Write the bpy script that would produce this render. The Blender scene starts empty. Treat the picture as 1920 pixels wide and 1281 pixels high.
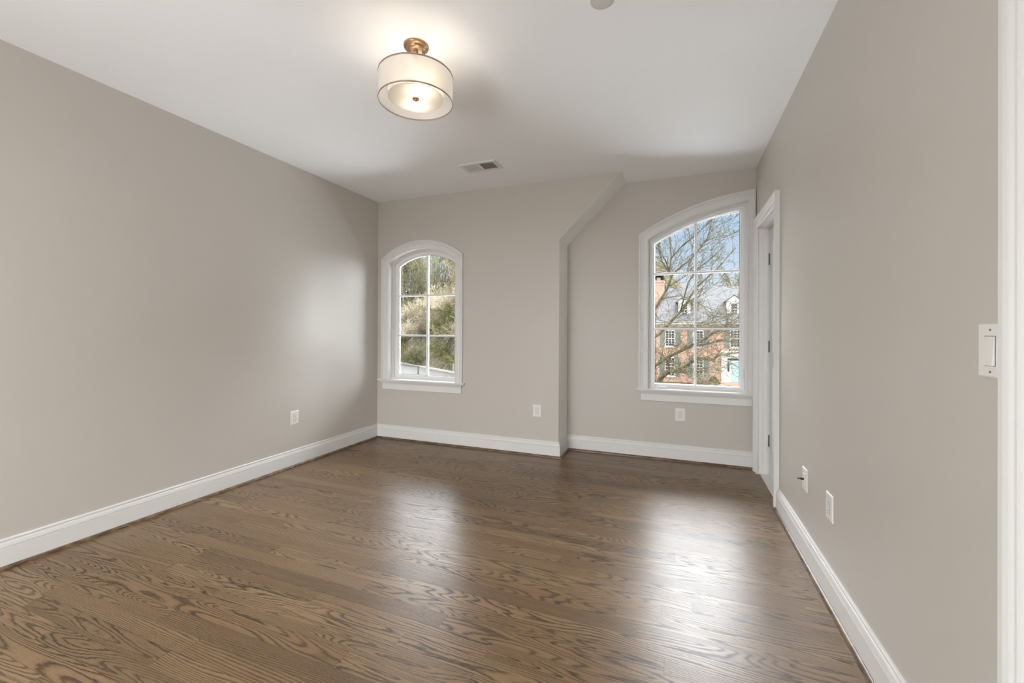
import bpy, bmesh, math, random
from mathutils import Vector, Matrix
scene = bpy.context.scene
COL = scene.collection

# ---------------------------------------------------------------- camera
F_PX, TH, CY, ROLL, PITCH, CAM_H = 794.93, .3698, 617.49, -.0046, .003, 1.2493
_s, _c = math.sin(TH), math.cos(TH)
_D, _R, _Z = Vector((-_s, _c, 0)), Vector((_c, _s, 0)), Vector((0, 0, 1))
FWD = _D * math.cos(PITCH) + _Z * math.sin(PITCH)
_U = _Z * math.cos(PITCH) - _D * math.sin(PITCH)
RGT = _R * math.cos(ROLL) - _U * math.sin(ROLL)
UPV = _R * math.sin(ROLL) + _U * math.cos(ROLL)
CAM = Vector((0, 0, CAM_H))
cam_d = bpy.data.cameras.new('camera')
cam_d.sensor_width = 36; cam_d.sensor_fit = 'HORIZONTAL'
cam_d.lens = 36 * F_PX / 1920
cam_d.shift_y = (CY - 640.5) / 1920
cam_d.clip_start = .02; cam_d.clip_end = 400
cam = bpy.data.objects.new('camera', cam_d); COL.objects.link(cam)
m3 = Matrix((RGT, UPV, -FWD)).transposed()
cam.matrix_world = Matrix.Translation(CAM) @ m3.to_4x4()
scene.camera = cam

def at(u, v, Y):
    """point in the world seen at pixel (u, v) at depth Y (world y)"""
    r = FWD + RGT * ((u - 960) / F_PX) + UPV * ((CY - v) / F_PX)
    return CAM + r * (Y / r.y)

# ---------------------------------------------------------------- colour management
scene.view_settings.view_transform = 'Standard'
scene.view_settings.look = 'None'
scene.view_settings.gamma = 1
scene.view_settings.use_curve_mapping = False
scene.view_settings.exposure = 0.0
scene.cycles.use_denoising = True
scene.cycles.max_bounces = 10
scene.cycles.diffuse_bounces = 7
scene.cycles.transparent_max_bounces = 24
scene.cycles.sample_clamp_indirect = 60
scene.cycles.caustics_reflective = True
scene.cycles.caustics_refractive = False

# ---------------------------------------------------------------- room dimensions (metres)
XL, XR, YB, YR, XJ, ZJ, H = -3.2559, .6734, 4.0541, 4.3938, -1.076, 2.148, 2.74
YK = -1.6                       # wall behind the camera
XS = XJ + (H - ZJ) * 1.012      # where the slope meets the ceiling

# ---------------------------------------------------------------- node helpers
class NT:
    def __init__(s, tree):
        s.t = tree; s.n = tree.nodes; s.l = tree.links
    def new(s, typ, **kw):
        n = s.n.new(typ)
        for k, v in kw.items(): setattr(n, k, v)
        return n
    def set(s, sock, v):
        if isinstance(v, bpy.types.NodeSocket): s.l.new(v, sock)
        elif isinstance(v, (tuple, list)):
            v = tuple(v)
            if len(sock.default_value) == 4 and len(v) == 3: v = v + (1,)
            sock.default_value = v
        else: sock.default_value = v
    def m(s, op, a, b=None, c=None, clamp=False):
        n = s.new('ShaderNodeMath', operation=op, use_clamp=clamp)
        s.set(n.inputs[0], a)
        if b is not None: s.set(n.inputs[1], b)
        if c is not None: s.set(n.inputs[2], c)
        return n.outputs[0]
    def mix(s, fac, a, b, blend='MIX'):
        n = s.new('ShaderNodeMix', data_type='RGBA', blend_type=blend)
        s.set(n.inputs[0], fac); s.set(n.inputs[6], a); s.set(n.inputs[7], b)
        return n.outputs[2]
    def scale(s, col, f):
        n = s.new('ShaderNodeVectorMath', operation='SCALE'); s.set(n.inputs[0], col)
        s.set(n.inputs['Scale'], f); return n.outputs[0]
    def ramp(s, fac, stops, interp='LINEAR'):
        n = s.new('ShaderNodeValToRGB'); n.color_ramp.interpolation = interp
        el = n.color_ramp.elements
        while len(el) < len(stops): el.new(.5)
        for e, (p, c) in zip(el, stops):
            e.position = p
            e.color = (c, c, c, 1) if isinstance(c, (int, float)) else tuple(c) + (1,)
        s.set(n.inputs[0], fac)
        return n.outputs[0]
    def smooth(s, v, a, b):
        n = s.new('ShaderNodeMapRange', interpolation_type='SMOOTHSTEP')
        s.set(n.inputs[0], v); n.inputs[1].default_value = a; n.inputs[2].default_value = b
        return n.outputs[0]
    def xyz(s, x, y, z):
        n = s.new('ShaderNodeCombineXYZ')
        for i, v in enumerate((x, y, z)): s.set(n.inputs[i], v)
        return n.outputs[0]
    def noise(s, vec, scale, detail=2, rough=.5, dist=0):
        n = s.new('ShaderNodeTexNoise')
        if vec is not None: s.set(n.inputs['Vector'], vec)
        n.inputs['Scale'].default_value = scale; n.inputs['Detail'].default_value = detail
        n.inputs['Roughness'].default_value = rough; n.inputs['Distortion'].default_value = dist
        return n.outputs[0]
    def bump(s, h, strength, dist=.01):
        n = s.new('ShaderNodeBump'); n.inputs['Strength'].default_value = strength
        n.inputs['Distance'].default_value = dist; s.set(n.inputs['Height'], h)
        return n.outputs[0]

def new_mat(name):
    m = bpy.data.materials.new(name); m.use_nodes = True
    t = NT(m.node_tree); m.node_tree.nodes.clear()
    out = t.new('ShaderNodeOutputMaterial')
    return m, t, out

def pbr(name, col, rough=.5, metal=0, spec=.5, bump_scale=0, bump=0, var=0, var_scale=5, trans=0):
    m, t, out = new_mat(name)
    b = t.new('ShaderNodeBsdfPrincipled')
    tc = t.new('ShaderNodeTexCoord').outputs['Object']
    c = col
    if var:
        n = t.noise(tc, var_scale, 3)
        c = t.mix(n, tuple(x * (1 - var) for x in col), tuple(min(1, x * (1 + var)) for x in col))
    t.set(b.inputs['Base Color'], c)
    b.inputs['Roughness'].default_value = rough; b.inputs['Metallic'].default_value = metal
    b.inputs['Specular IOR Level'].default_value = spec
    if bump:
        t.set(b.inputs['Normal'], t.bump(t.noise(tc, bump_scale, 2), bump, .002))
    t.l.new(b.outputs[0], out.inputs[0])
    return m

# ---------------------------------------------------------------- world: sky, hazy blue low down, brightened above the view to light the room
SKY_LOW, SKY_HIGH, SKY_BACK = .95, 15.5, 7.0
GLOW_E, GLOW_W = 24.0, 68.0      # glow added out of view either side of the windows' outlook, brightening the walls
w = bpy.data.worlds.new('sky'); scene.world = w; w.use_nodes = True
t = NT(w.node_tree); t.n.clear()
out = t.new('ShaderNodeOutputWorld'); bg = t.new('ShaderNodeBackground')
sep = t.new('ShaderNodeSeparateXYZ'); t.l.new(t.new('ShaderNodeTexCoord').outputs['Generated'], sep.inputs[0])
dx, dy, dz = sep.outputs
low = t.ramp(dz, [(0, (.30, .29, .26)), (.001, (.90, .93, .97)), (.09, (.80, .88, .98)), (.16, (.62, .78, .96)), (.30, (.44, .66, .93))])
deck = t.smooth(dz, .27, .40)
front = t.smooth(dy, -.15, .25)
c1 = t.mix(1, low, (SKY_LOW,) * 3, 'MULTIPLY')
hi = t.mix(front, (SKY_BACK * .95, SKY_BACK * .98, SKY_BACK), (SKY_HIGH * .94, SKY_HIGH * .98, SKY_HIGH * 1.04))
hi = t.scale(hi, t.m('MULTIPLY_ADD', t.smooth(dz, .36, .70), 1.6, 1))
c2 = t.mix(deck, c1, hi)
side = t.m('MULTIPLY', t.smooth(dx, .34, .62), GLOW_E)
side = t.m('ADD', side, t.m('MULTIPLY', t.smooth(t.m('MULTIPLY', dx, -1), .70, .84), GLOW_W))
side = t.m('MULTIPLY', t.m('MULTIPLY', side, t.smooth(dz, .0, .06)), t.smooth(dy, .02, .12))
c2 = t.mix(1, c2, t.scale((.93, .98, 1.05), side), 'ADD')
backlow = t.mix(t.smooth(dz, 0, .02), (.3, .29, .26), (SKY_BACK * .95, SKY_BACK * .98, SKY_BACK))
c3 = t.mix(front, backlow, c2)
t.set(bg.inputs[0], c3); bg.inputs[1].default_value = 1
t.l.new(bg.outputs[0], out.inputs[0])

def portal(name, loc, rot, sx, sy):
    d = bpy.data.lights.new(name, 'AREA'); d.shape = 'RECTANGLE'; d.size = sx; d.size_y = sy
    d.cycles.is_portal = True
    o = bpy.data.objects.new(name, d); COL.objects.link(o); o.location = loc; o.rotation_euler = rot
# added fill light behind the viewpoint, brightening the far walls and ceiling
fl = bpy.data.lights.new('added_fill_light', 'AREA'); fl.shape = 'DISK'; fl.size = 1.1; fl.energy = 53; fl.color = (.97, .985, 1)
flo = bpy.data.objects.new('added_fill_light', fl); COL.objects.link(flo); flo.location = (-1.5, -1.3, .9); flo.rotation_euler = (math.radians(180 - 58), 0, 0)
portal('sky_portal_small', (-2.66, YB + .25, 1.43), (math.pi / 2, 0, math.pi), 1.0, 1.6)
portal('sky_portal_large', (.18, YR + .25, 1.58), (math.pi / 2, 0, math.pi), 1.0, 1.9)
portal('sky_portal_rear', (-1.925, YK - .2, 1.4), (math.pi / 2, 0, math.pi), 2.5, 2.5)

# ---------------------------------------------------------------- materials
M = {}
def wallmat(name, col, rough, spec=.4):
    m, t, out = new_mat(name)
    b = t.new('ShaderNodeBsdfPrincipled')
    tc = t.new('ShaderNodeTexCoord').outputs['Object']
    n = t.noise(tc, 1.3, 2)
    t.set(b.inputs['Base Color'], t.mix(n, tuple(x * .985 for x in col), tuple(x * 1.015 for x in col)))
    b.inputs['Roughness'].default_value = rough; b.inputs['Specular IOR Level'].default_value = spec
    t.set(b.inputs['Normal'], t.bump(t.noise(tc, 260, 3, .6), .06, .001))
    t.l.new(b.outputs[0], out.inputs[0])
    return m
M['wall'] = wallmat('greige_wall_paint', (.58, .545, .497), .42, .4)
M['ceiling'] = wallmat('white_ceiling_paint', (.91, .915, .92), .7, .25)
M['soffit'] = wallmat('soft_white_soffit', (.88, .88, .865), .55, .3)  # lighter than the walls, for the corner's return and sloped underside
M['trim'] = pbr('white_trim_gloss', (.77, .76, .745), .45, spec=.35)
M['sash'] = pbr('white_sash_paint', (.86, .86, .86), .3)
M['plastic'] = pbr('white_plastic', (.82, .80, .77), .28)
M['dark'] = pbr('dark_slot', (.02, .02, .02), .6)
M['bronze'] = pbr('bronze', (.42, .27, .16), .32, metal=.85)
M['hinge'] = pbr('dark_hinge_metal', (.22, .20, .18), .4, metal=.7)
M['rim'] = pbr('champagne_rim', (.36, .27, .20), .4, metal=.3)
M['cable'] = pbr('black_cable', (.015, .015, .015), .4)
M['ventmetal'] = pbr('white_vent_enamel', (.74, .74, .72), .4)
M['cap'] = pbr('ceiling_cap_paint', (.62, .60, .58), .6)
M['steel'] = pbr('brushed_steel', (.6, .6, .58), .3, metal=.9)

def floormat():
    m, t, out = new_mat('stained_oak_strips')
    b = t.new('ShaderNodeBsdfPrincipled')
    sp = t.new('ShaderNodeSeparateXYZ'); t.l.new(t.new('ShaderNodeTexCoord').outputs['Object'], sp.inputs[0])
    x, y = sp.outputs[0], sp.outputs[1]
    W = .0822
    ys = t.m('DIVIDE', t.m('ADD', y, -1.968 + 60 * W), W)
    row = t.m('FLOOR', ys); fy = t.m('FRACT', ys)
    wn = t.new('ShaderNodeTexWhiteNoise', noise_dimensions='1D'); t.set(wn.inputs['W'], row)
    wn2 = t.new('ShaderNodeTexWhiteNoise', noise_dimensions='1D'); t.set(wn2.inputs['W'], t.m('ADD', row, 77.3))
    L = t.m('MULTIPLY_ADD', wn2.outputs[0], .8, .75)
    xs = t.m('DIVIDE', t.m('ADD', t.m('ADD', x, 20), t.m('MULTIPLY', wn.outputs[0], 9.7)), L)
    colm = t.m('FLOOR', xs); fx = t.m('FRACT', xs)
    wid = t.new('ShaderNodeTexWhiteNoise', noise_dimensions='3D'); t.set(wid.inputs['Vector'], t.xyz(row, colm, 3.7))
    sr = t.new('ShaderNodeSeparateColor'); t.l.new(wid.outputs['Color'], sr.inputs[0])
    r, g, bl = sr.outputs
    # growth-ring contours of a long stretched field: cathedral arches and ovals
    P = t.xyz(t.m('MULTIPLY_ADD', x, 1.15, t.m('MULTIPLY', r, 91)), t.m('MULTIPLY_ADD', y, 11, t.m('MULTIPLY', g, 57)), t.m('MULTIPLY', bl, 33))
    n1 = t.noise(P, 1.0, 1.2, .38, .25)
    jit = t.noise(t.xyz(t.m('MULTIPLY', x, 26), t.m('MULTIPLY', y, 150), r), 1.0, 2, .6)
    straight = t.smooth(bl, .66, .76)
    tilt = t.m('MULTIPLY', fy, t.m('MULTIPLY_ADD', straight, .40, .06))
    f1 = t.m('ADD', t.m('ADD', t.m('MULTIPLY', n1, t.m('MULTIPLY_ADD', straight, -.62, 1)), tilt), t.m('MULTIPLY', t.m('SUBTRACT', jit, .5), .028))
    freq = t.m('MULTIPLY_ADD', g, 12, 17)
    ring = t.m('FRACT', t.m('MULTIPLY', f1, freq))
    line = t.ramp(ring, [(0, 1), (.10, .85), (.27, .25), (.5, .0), (.80, .10), (1, 1)])
    strength = t.ramp(t.noise(t.xyz(t.m('MULTIPLY', x, 1.4), t.m('MULTIPLY', y, 7), g), 1, 2), [(.3, .65), (.6, 1)])
    line = t.m('MULTIPLY', line, strength)
    pores = t.noise(t.xyz(t.m('MULTIPLY', x, 30), t.m('MULTIPLY', y, 620), r), 1.0, 2, .65)
    pores = t.smooth(pores, .50, .74)
    streak = t.noise(t.xyz(t.m('MULTIPLY', x, 2.2), t.m('MULTIPLY', y, 38), bl), 1.0, 3, .6)
    light = t.mix(r, (.235, .144, .073), (.300, .197, .106))
    light = t.mix(t.smooth(g, .72, .95), light, (.205, .130, .070))
    dark = (.036, .020, .010)
    base = t.mix(t.m('MULTIPLY', t.smooth(streak, .35, .75), .38), light, t.mix(1, light, (.62, .6, .58), 'MULTIPLY'))
    base = t.mix(t.m('MULTIPLY', pores, .32), base, dark)
    base = t.mix(t.m('MULTIPLY', line, .92), base, dark)
    # seams
    e1 = t.m('MINIMUM', fy, t.m('SUBTRACT', 1, fy)); s1 = t.m('SUBTRACT', 1, t.smooth(e1, .004, .016))
    e2 = t.m('MULTIPLY', t.m('MINIMUM', fx, t.m('SUBTRACT', 1, fx)), L); s2 = t.m('SUBTRACT', 1, t.smooth(e2, .0004, .0013))
    seam = t.m('MAXIMUM', s1, s2)
    base = t.mix(t.m('MULTIPLY', seam, .55), base, (.03, .018, .01))
    t.set(b.inputs['Base Color'], base)
    rg = t.m('MULTIPLY_ADD', t.noise(t.xyz(t.m('MULTIPLY', x, 3), t.m('MULTIPLY', y, 3), 0), 1, 3), .08, .27)
    t.set(b.inputs['Roughness'], t.m('ADD', rg, t.m('MULTIPLY', line, .08)))
    b.inputs['Specular IOR Level'].default_value = .42
    wave = t.noise(t.xyz(t.m('MULTIPLY', x, 3), t.m('MULTIPLY', y, 14), 0), 1, 2)
    hgt = t.m('ADD', t.m('MULTIPLY', t.m('ADD', line, t.m('MULTIPLY', pores, .5)), -.35), t.m('ADD', t.m('MULTIPLY', seam, -1.2), t.m('MULTIPLY', wave, 1.1)))
    t.set(b.inputs['Normal'], t.bump(hgt, .12, .0011))
    t.l.new(b.outputs[0], out.inputs[0])
    return m
M['floor'] = floormat()

def grainmat(name, a, b_, rough, axis_scale):
    m, t, out = new_mat(name)
    b = t.new('ShaderNodeBsdfPrincipled')
    mp = t.new('ShaderNodeMapping'); t.l.new(t.new('ShaderNodeTexCoord').outputs['Object'], mp.inputs[0])
    mp.inputs['Scale'].default_value = axis_scale
    t.set(b.inputs['Base Color'], t.mix(t.smooth(t.noise(mp.outputs[0], 1, 3), .35, .65), a, b_))
    b.inputs['Roughness'].default_value = rough
    t.l.new(b.outputs[0], out.inputs[0]); return m
M['shoe'] = grainmat('stained_shoe_molding', (.085, .052, .028), (.20, .135, .078), .35, (18, 18, 60))

def glassmat(name, tint, refl=1.0):
    m, t, out = new_mat(name)
    tr = t.new('ShaderNodeBsdfTransparent'); t.set(tr.inputs[0], tint)
    gl = t.new('ShaderNodeBsdfGlossy'); gl.inputs['Roughness'].default_value = .0
    fr = t.new('ShaderNodeFresnel'); fr.inputs[0].default_value = 1.45
    mx = t.new('ShaderNodeMixShader')
    t.set(mx.inputs[0], t.m('MULTIPLY', fr.outputs[0], refl)); t.l.new(tr.outputs[0], mx.inputs[1]); t.l.new(gl.outputs[0], mx.inputs[2])
    t.l.new(mx.outputs[0], out.inputs[0]); return m
M['glass'] = glassmat('window_glass', (.97, .985, .98))

def sheer(name, col, transp, rough_tex=True):
    m, t, out = new_mat(name)
    tr = t.new('ShaderNodeBsdfTransparent'); t.set(tr.inputs[0], (1, .97, .93))
    tl = t.new('ShaderNodeBsdfTranslucent'); t.set(tl.inputs[0], col)
    df = t.new('ShaderNodeBsdfDiffuse'); t.set(df.inputs[0], col)
    a = t.new('ShaderNodeMixShader'); a.inputs[0].default_value = .42
    t.l.new(tl.outputs[0], a.inputs[1]); t.l.new(df.outputs[0], a.inputs[2])
    b = t.new('ShaderNodeMixShader')
    f = transp
    if rough_tex:
        tc = t.new('ShaderNodeTexCoord').outputs['Object']
        f = t.m('MULTIPLY_ADD', t.noise(tc, 300, 2), .12, transp - .06)
    t.set(b.inputs[0], f)
    t.l.new(a.outputs[0], b.inputs[1]); t.l.new(tr.outputs[0], b.inputs[2])
    t.l.new(b.outputs[0], out.inputs[0]); return m
M['organza'] = sheer('sheer_organza_shade', (.90, .885, .86), .24)
M['linen'] = sheer('inner_linen_shade', (.46, .44, .40), .04)
M['frost'] = sheer('frosted_diffuser', (.50, .48, .44), .0, False)

def emit(name, col, s):
    m, t, out = new_mat(name)
    e = t.new('ShaderNodeEmission'); t.set(e.inputs[0], col); e.inputs[1].default_value = s
    t.l.new(e.outputs[0], out.inputs[0]); return m
M['bulb'] = emit('warm_bulb', (1, .87, .72), 52)

# exterior
def brickmat(name, a, b_, mortar, scale):
    m, t, out = new_mat(name)
    b = t.new('ShaderNodeBsdfPrincipled')
    sp = t.new('ShaderNodeSeparateXYZ'); t.l.new(t.new('ShaderNodeTexCoord').outputs['Object'], sp.inputs[0])
    v = t.xyz(t.m('ADD', sp.outputs[0], sp.outputs[1]), sp.outputs[2], 0)
    br = t.new('ShaderNodeTexBrick'); t.set(br.inputs['Vector'], v)
    t.set(br.inputs['Color1'], a); t.set(br.inputs['Color2'], b_); t.set(br.inputs['Mortar'], mortar)
    br.inputs['Scale'].default_value = scale; br.inputs['Mortar Size'].default_value = .012
    br.inputs['Brick Width'].default_value = .22; br.inputs['Row Height'].default_value = .075
    t.set(b.inputs['Base Color'], t.mix(t.noise(v, 1.5, 3), t.mix(1, br.outputs[0], (.85, .85, .85), 'MULTIPLY'), br.outputs[0]))
    b.inputs['Roughness'].default_value = .9
    t.l.new(b.outputs[0], out.inputs[0]); return m
M['brick'] = brickmat('red_brick', (.27, .115, .07), (.36, .18, .115), (.34, .29, .25), 1)
def slatemat():
    m, t, out = new_mat('grey_slate_roof')
    b = t.new('ShaderNodeBsdfPrincipled')
    sp = t.new('ShaderNodeSeparateXYZ'); t.l.new(t.new('ShaderNodeTexCoord').outputs['Object'], sp.inputs[0])
    v = t.xyz(sp.outputs[0], sp.outputs[1], 0)
    br = t.new('ShaderNodeTexBrick'); t.set(br.inputs['Vector'], v)
    t.set(br.inputs['Color1'], (.055, .055, .057)); t.set(br.inputs['Color2'], (.082, .080, .080)); t.set(br.inputs['Mortar'], (.05, .05, .05))
    br.inputs['Scale'].default_value = 1; br.inputs['Mortar Size'].default_value = .01
    br.inputs['Brick Width'].default_value = .35; br.inputs['Row Height'].default_value = .2
    t.set(b.inputs['Base Color'], br.outputs[0]); b.inputs['Roughness'].default_value = .8; b.inputs['Specular IOR Level'].default_value = 0
    t.l.new(b.outputs[0], out.inputs[0]); return m
M['slate'] = slatemat()
M['hwhite'] = pbr('house_white_paint', (.42, .42, .41), .6)
M['shutter'] = pbr('grey_green_shutter', (.10, .11, .10), .6)
M['hpane'] = pbr('house_window_pane', (.02, .022, .025), .2, spec=.25)
M['hdoor'] = pbr('pale_blue_door', (.20, .29, .32), .5)
M['gutter'] = pbr('weathered_gutter', (.25, .22, .18), .6)
def leafy(name, a, b_, scale):
    m, t, out = new_mat(name)
    b = t.new('ShaderNodeBsdfPrincipled')
    tc = t.new('ShaderNodeTexCoord').outputs['Object']
    n = t.smooth(t.noise(tc, scale, 4, .7), .35, .65)
    t.set(b.inputs['Base Color'], t.mix(n, a, b_)); b.inputs['Roughness'].default_value = .9
    b.inputs['Specular IOR Level'].default_value = 0
    t.l.new(b.outputs[0], out.inputs[0]); return m
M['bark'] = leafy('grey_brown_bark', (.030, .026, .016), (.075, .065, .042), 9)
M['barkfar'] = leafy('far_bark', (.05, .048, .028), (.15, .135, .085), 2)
M['twigtan'] = leafy('tan_brush_twigs', (.075, .060, .042), (.26, .22, .16), 2.2)
M['twigpale'] = leafy('pale_brush_twigs', (.26, .23, .17), (.48, .43, .33), 1.5)
M['twigolive'] = leafy('olive_brush_twigs', (.040, .042, .017), (.16, .155, .07), 2.4)
M['needle'] = leafy('evergreen_needles', (.007, .016, .005), (.022, .038, .013), 3)
M['hill'] = leafy('leaf_litter_bank', (.025, .023, .014), (.078, .068, .048), 3)
M['lawn'] = leafy('winter_lawn', (.030, .034, .015), (.062, .060, .032), .8)
M['road'] = leafy('pale_asphalt', (.05, .048, .045), (.068, .065, .062), 3)
M['kerb'] = pbr('concrete_kerb', (.13, .12, .10), .9)

# ---------------------------------------------------------------- mesh helpers
def link(name, me, mat=None, parent=None, smooth=False, loc=None):
    if mat is not None: me.materials.append(M[mat] if isinstance(mat, str) else mat)
    if smooth:
        for p in me.polygons: p.use_smooth = True
    o = bpy.data.objects.new(name, me); COL.objects.link(o)
    if parent is not None: o.parent = parent
    if loc is not None: o.location = loc
    return o
def mesh(name, V, Fc, mat, parent=None, smooth=False, fix=True):
    me = bpy.data.meshes.new(name); me.from_pydata([tuple(v) for v in V], [], [tuple(f) for f in Fc])
    if fix:
        bm = bmesh.new(); bm.from_mesh(me); bmesh.ops.recalc_face_normals(bm, faces=bm.faces); bm.to_mesh(me); bm.free()
    me.update()
    return link(name, me, mat, parent, smooth)
def tag(o, label=None, cat=None, group=None, kind=None):
    if label: o['label'] = label
    if cat: o['category'] = cat
    if group: o['group'] = group
    if kind: o['kind'] = kind
    return o
def struct(o): o['kind'] = 'structure'; return o
def empty(name, loc=(0, 0, 0), rz=0):
    o = bpy.data.objects.new(name, None); COL.objects.link(o); o.location = loc; o.rotation_euler = (0, 0, rz)
    o.empty_display_size = .05
    return o
class MB:
    def __init__(s): s.V = []; s.F = []
    def box(s, x0, x1, y0, y1, z0, z1):
        n = len(s.V)
        s.V += [(x, y, z) for z in (z0, z1) for y in (y0, y1) for x in (x0, x1)]
        s.F += [tuple(n + i for i in f) for f in ((0, 2, 3, 1), (4, 5, 7, 6), (0, 1, 5, 4), (2, 6, 7, 3), (0, 4, 6, 2), (1, 3, 7, 5))]
        return s
    def prism(s, poly, fn, d0, d1):
        n = len(s.V); k = len(poly)
        s.V += [fn(a, b, d0) for a, b in poly] + [fn(a, b, d1) for a, b in poly]
        s.F += [tuple(range(n, n + k)), tuple(range(n + 2 * k - 1, n + k - 1, -1))]
        s.F += [(n + i, n + k + i, n + k + (i + 1) % k, n + (i + 1) % k) for i in range(k)]
        return s
    def tube(s, pts, rad, sides=6, caps=True):
        pts = [Vector(p) for p in pts]
        if not hasattr(rad, '__len__'): rad = [rad] * len(pts)
        n0 = len(s.V); up = Vector((.31, .2, .93))
        for i, p in enumerate(pts):
            d = (pts[min(i + 1, len(pts) - 1)] - pts[max(i - 1, 0)])
            if d.length < 1e-9: d = Vector((0, 0, 1))
            d.normalize()
            a = d.cross(up)
            if a.length < .05: a = d.cross(Vector((1, 0, 0)))
            a.normalize(); b = d.cross(a)
            for k in range(sides):
                an = 2 * math.pi * k / sides
                s.V.append(tuple(p + (a * math.cos(an) + b * math.sin(an)) * rad[i]))
        for i in range(len(pts) - 1):
            for k in range(sides):
                q = n0 + i * sides
                s.F.append((q + k, q + (k + 1) % sides, q + sides + (k + 1) % sides, q + sides + k))
        if caps:
            s.F.append(tuple(range(n0 + sides - 1, n0 - 1, -1)))
            e = n0 + (len(pts) - 1) * sides
            s.F.append(tuple(range(e, e + sides)))
        return s
    def lathe(s, prof, cx=0, cy=0, seg=48):
        n0 = len(s.V)
        for r, z in prof:
            for k in range(seg):
                a = 2 * math.pi * k / seg
                s.V.append((cx + r * math.cos(a), cy + r * math.sin(a), z))
        for i in range(len(prof) - 1):
            for k in range(seg):
                q = n0 + i * seg
                s.F.append((q + k, q + (k + 1) % seg, q + seg + (k + 1) % seg, q + seg + k))
        return s
    def build(s, name, mat, parent=None, smooth=False, fix=True, bevel=0, seg=2):
        o = mesh(name, s.V, s.F, mat, parent, smooth, fix)
        if bevel:
            b = o.modifiers.new('bevel', 'BEVEL'); b.width = bevel; b.segments = seg; b.limit_method = 'ANGLE'
        return o

def slab(name, outer, holes, fn, thick, mat, parent=None):
    """flat wall panel with holes: (a, b) plane coordinates, fn(a, b, depth) -> point"""
    bm = bmesh.new(); edges = []
    for loop in [outer] + holes:
        vs = [bm.verts.new(fn(a, b, 0)) for a, b in loop]
        edges += [bm.edges.new((vs[i], vs[(i + 1) % len(vs)])) for i in range(len(vs))]
    bmesh.ops.triangle_fill(bm, use_beauty=True, use_dissolve=False, edges=edges)
    ret = bmesh.ops.extrude_face_region(bm, geom=list(bm.faces))
    vec = Vector(fn(0, 0, thick)) - Vector(fn(0, 0, 0))
    bmesh.ops.translate(bm, vec=vec, verts=[g for g in ret['geom'] if isinstance(g, bmesh.types.BMVert)])
    bmesh.ops.recalc_face_normals(bm, faces=bm.faces)
    me = bpy.data.meshes.new(name); bm.to_mesh(me); bm.free()
    return link(name, me, mat, parent)

# ---------------------------------------------------------------- window outlines
def out1(o, zb, n=36):
    a, xm, R, zc = .4345, -2.6615, .746, 1.414
    w_, r = a + o, R + o
    zs = zc + math.sqrt(r * r - w_ * w_)
    th = math.asin(w_ / r)
    pts = [(xm - w_, zb)]
    for i in range(n + 1):
        an = -th + 2 * th * i / n
        pts.append((xm + r * math.sin(an), zc + r * math.cos(an)))
    return pts + [(xm + w_, zb)]
def out2(o, zb, n=36):
    xl, xc, R, zc = -.258 - o, .775, 1.931, .52
    xr = .6097 + (o * .62 if o > 0 else o)
    r = R + o
    a0, a1 = math.asin((xl - xc) / r), math.asin((xr - xc) / r)
    pts = [(xl, zb)]
    for i in range(n + 1):
        an = a0 + (a1 - a0) * i / n
        pts.append((xc + r * math.sin(an), zc + r * math.cos(an)))
    return pts + [(xr, zb)]
SILL = .685
def loft(name, outf, prof, closed, ywall, mat, parent, zbf=lambda o: SILL):
    """prof: (offset, y) pairs, y measured outward from the room-side wall face"""
    V, Fc = [], []; n = None
    for o, y in prof:
        pts = outf(o, zbf(o)); n = len(pts)
        V += [(x, ywall + y, z) for x, z in pts]
    for i in range(len(prof) - 1):
        for k in range(n if closed else n - 1):
            a, b = i * n + k, i * n + (k + 1) % n
            Fc.append((a, b, b + n, a + n))
    return mesh(name, V, Fc, mat, parent)
# casing profile (offset from inner edge, projection)
CAS = [(0, 0), (0, .012), (.003, .0165), (.007, .018), (.011, .0165), (.013, .0125), (.046, .0125), (.048, .0165), (.052, .0195), (.057, .0205),
       (.060, .019), (.064, .0155), (.067, .017), (.070, .0225), (.073, .024), (.075, .0205), (.0765, .0205), (.078, .0275), (.089, .0285), (.092, .0265), (.092, 0)]

# ---------------------------------------------------------------- structure
XZ = lambda y0: (lambda a, b, d: (a, y0 + d, b))
YZ = lambda x0, s=1: (lambda a, b, d: (x0 + s * d, a, b))
floor = struct(mesh('floor', [(XL - .1, YK - .1, 0), (XR + .012, YK - .1, 0), (XR + .012, YR + .1, 0), (XL - .1, YR + .1, 0)], [(0, 1, 2, 3)], 'floor'))
ceil = MB().box(XL - .3, XR + .3, YK - .3, YR + .4, H, H + .15).build('ceiling', 'ceiling'); struct(ceil)
SUB = MB().box(XL - .3, XR + .5, YK - .3, YR + .3, -.25, -.004).build('floor_subfloor', 'shoe'); struct(SUB); SUB.name = 'floor.001'

def hole(outf): return outf(.004, SILL - .03, 36)
# back wall with the boxed corner that steps back to the dormer bay
k = .12
wb = slab('wall_back', [(XL - .3, -.2), (XJ - k, -.2), (XJ - k, ZJ + .05), (XS - k - .05 * 0, H + .06), (XL - .3, H + .06)], [hole(out1)], XZ(YB), .2, 'wall')
struct(wb)
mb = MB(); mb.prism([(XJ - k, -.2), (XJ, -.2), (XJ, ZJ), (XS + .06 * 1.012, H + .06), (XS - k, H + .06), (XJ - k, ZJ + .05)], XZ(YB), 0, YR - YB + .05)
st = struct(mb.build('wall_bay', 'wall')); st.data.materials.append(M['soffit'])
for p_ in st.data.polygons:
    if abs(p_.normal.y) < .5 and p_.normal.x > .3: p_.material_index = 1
wr = slab('wall_dormer', [(XJ - .3, -.2), (XR + .3, -.2), (XR + .3, H + .1), (XJ - .3, H + .1)], [hole(out2)], XZ(YR), .2, 'wall'); struct(wr)
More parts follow.
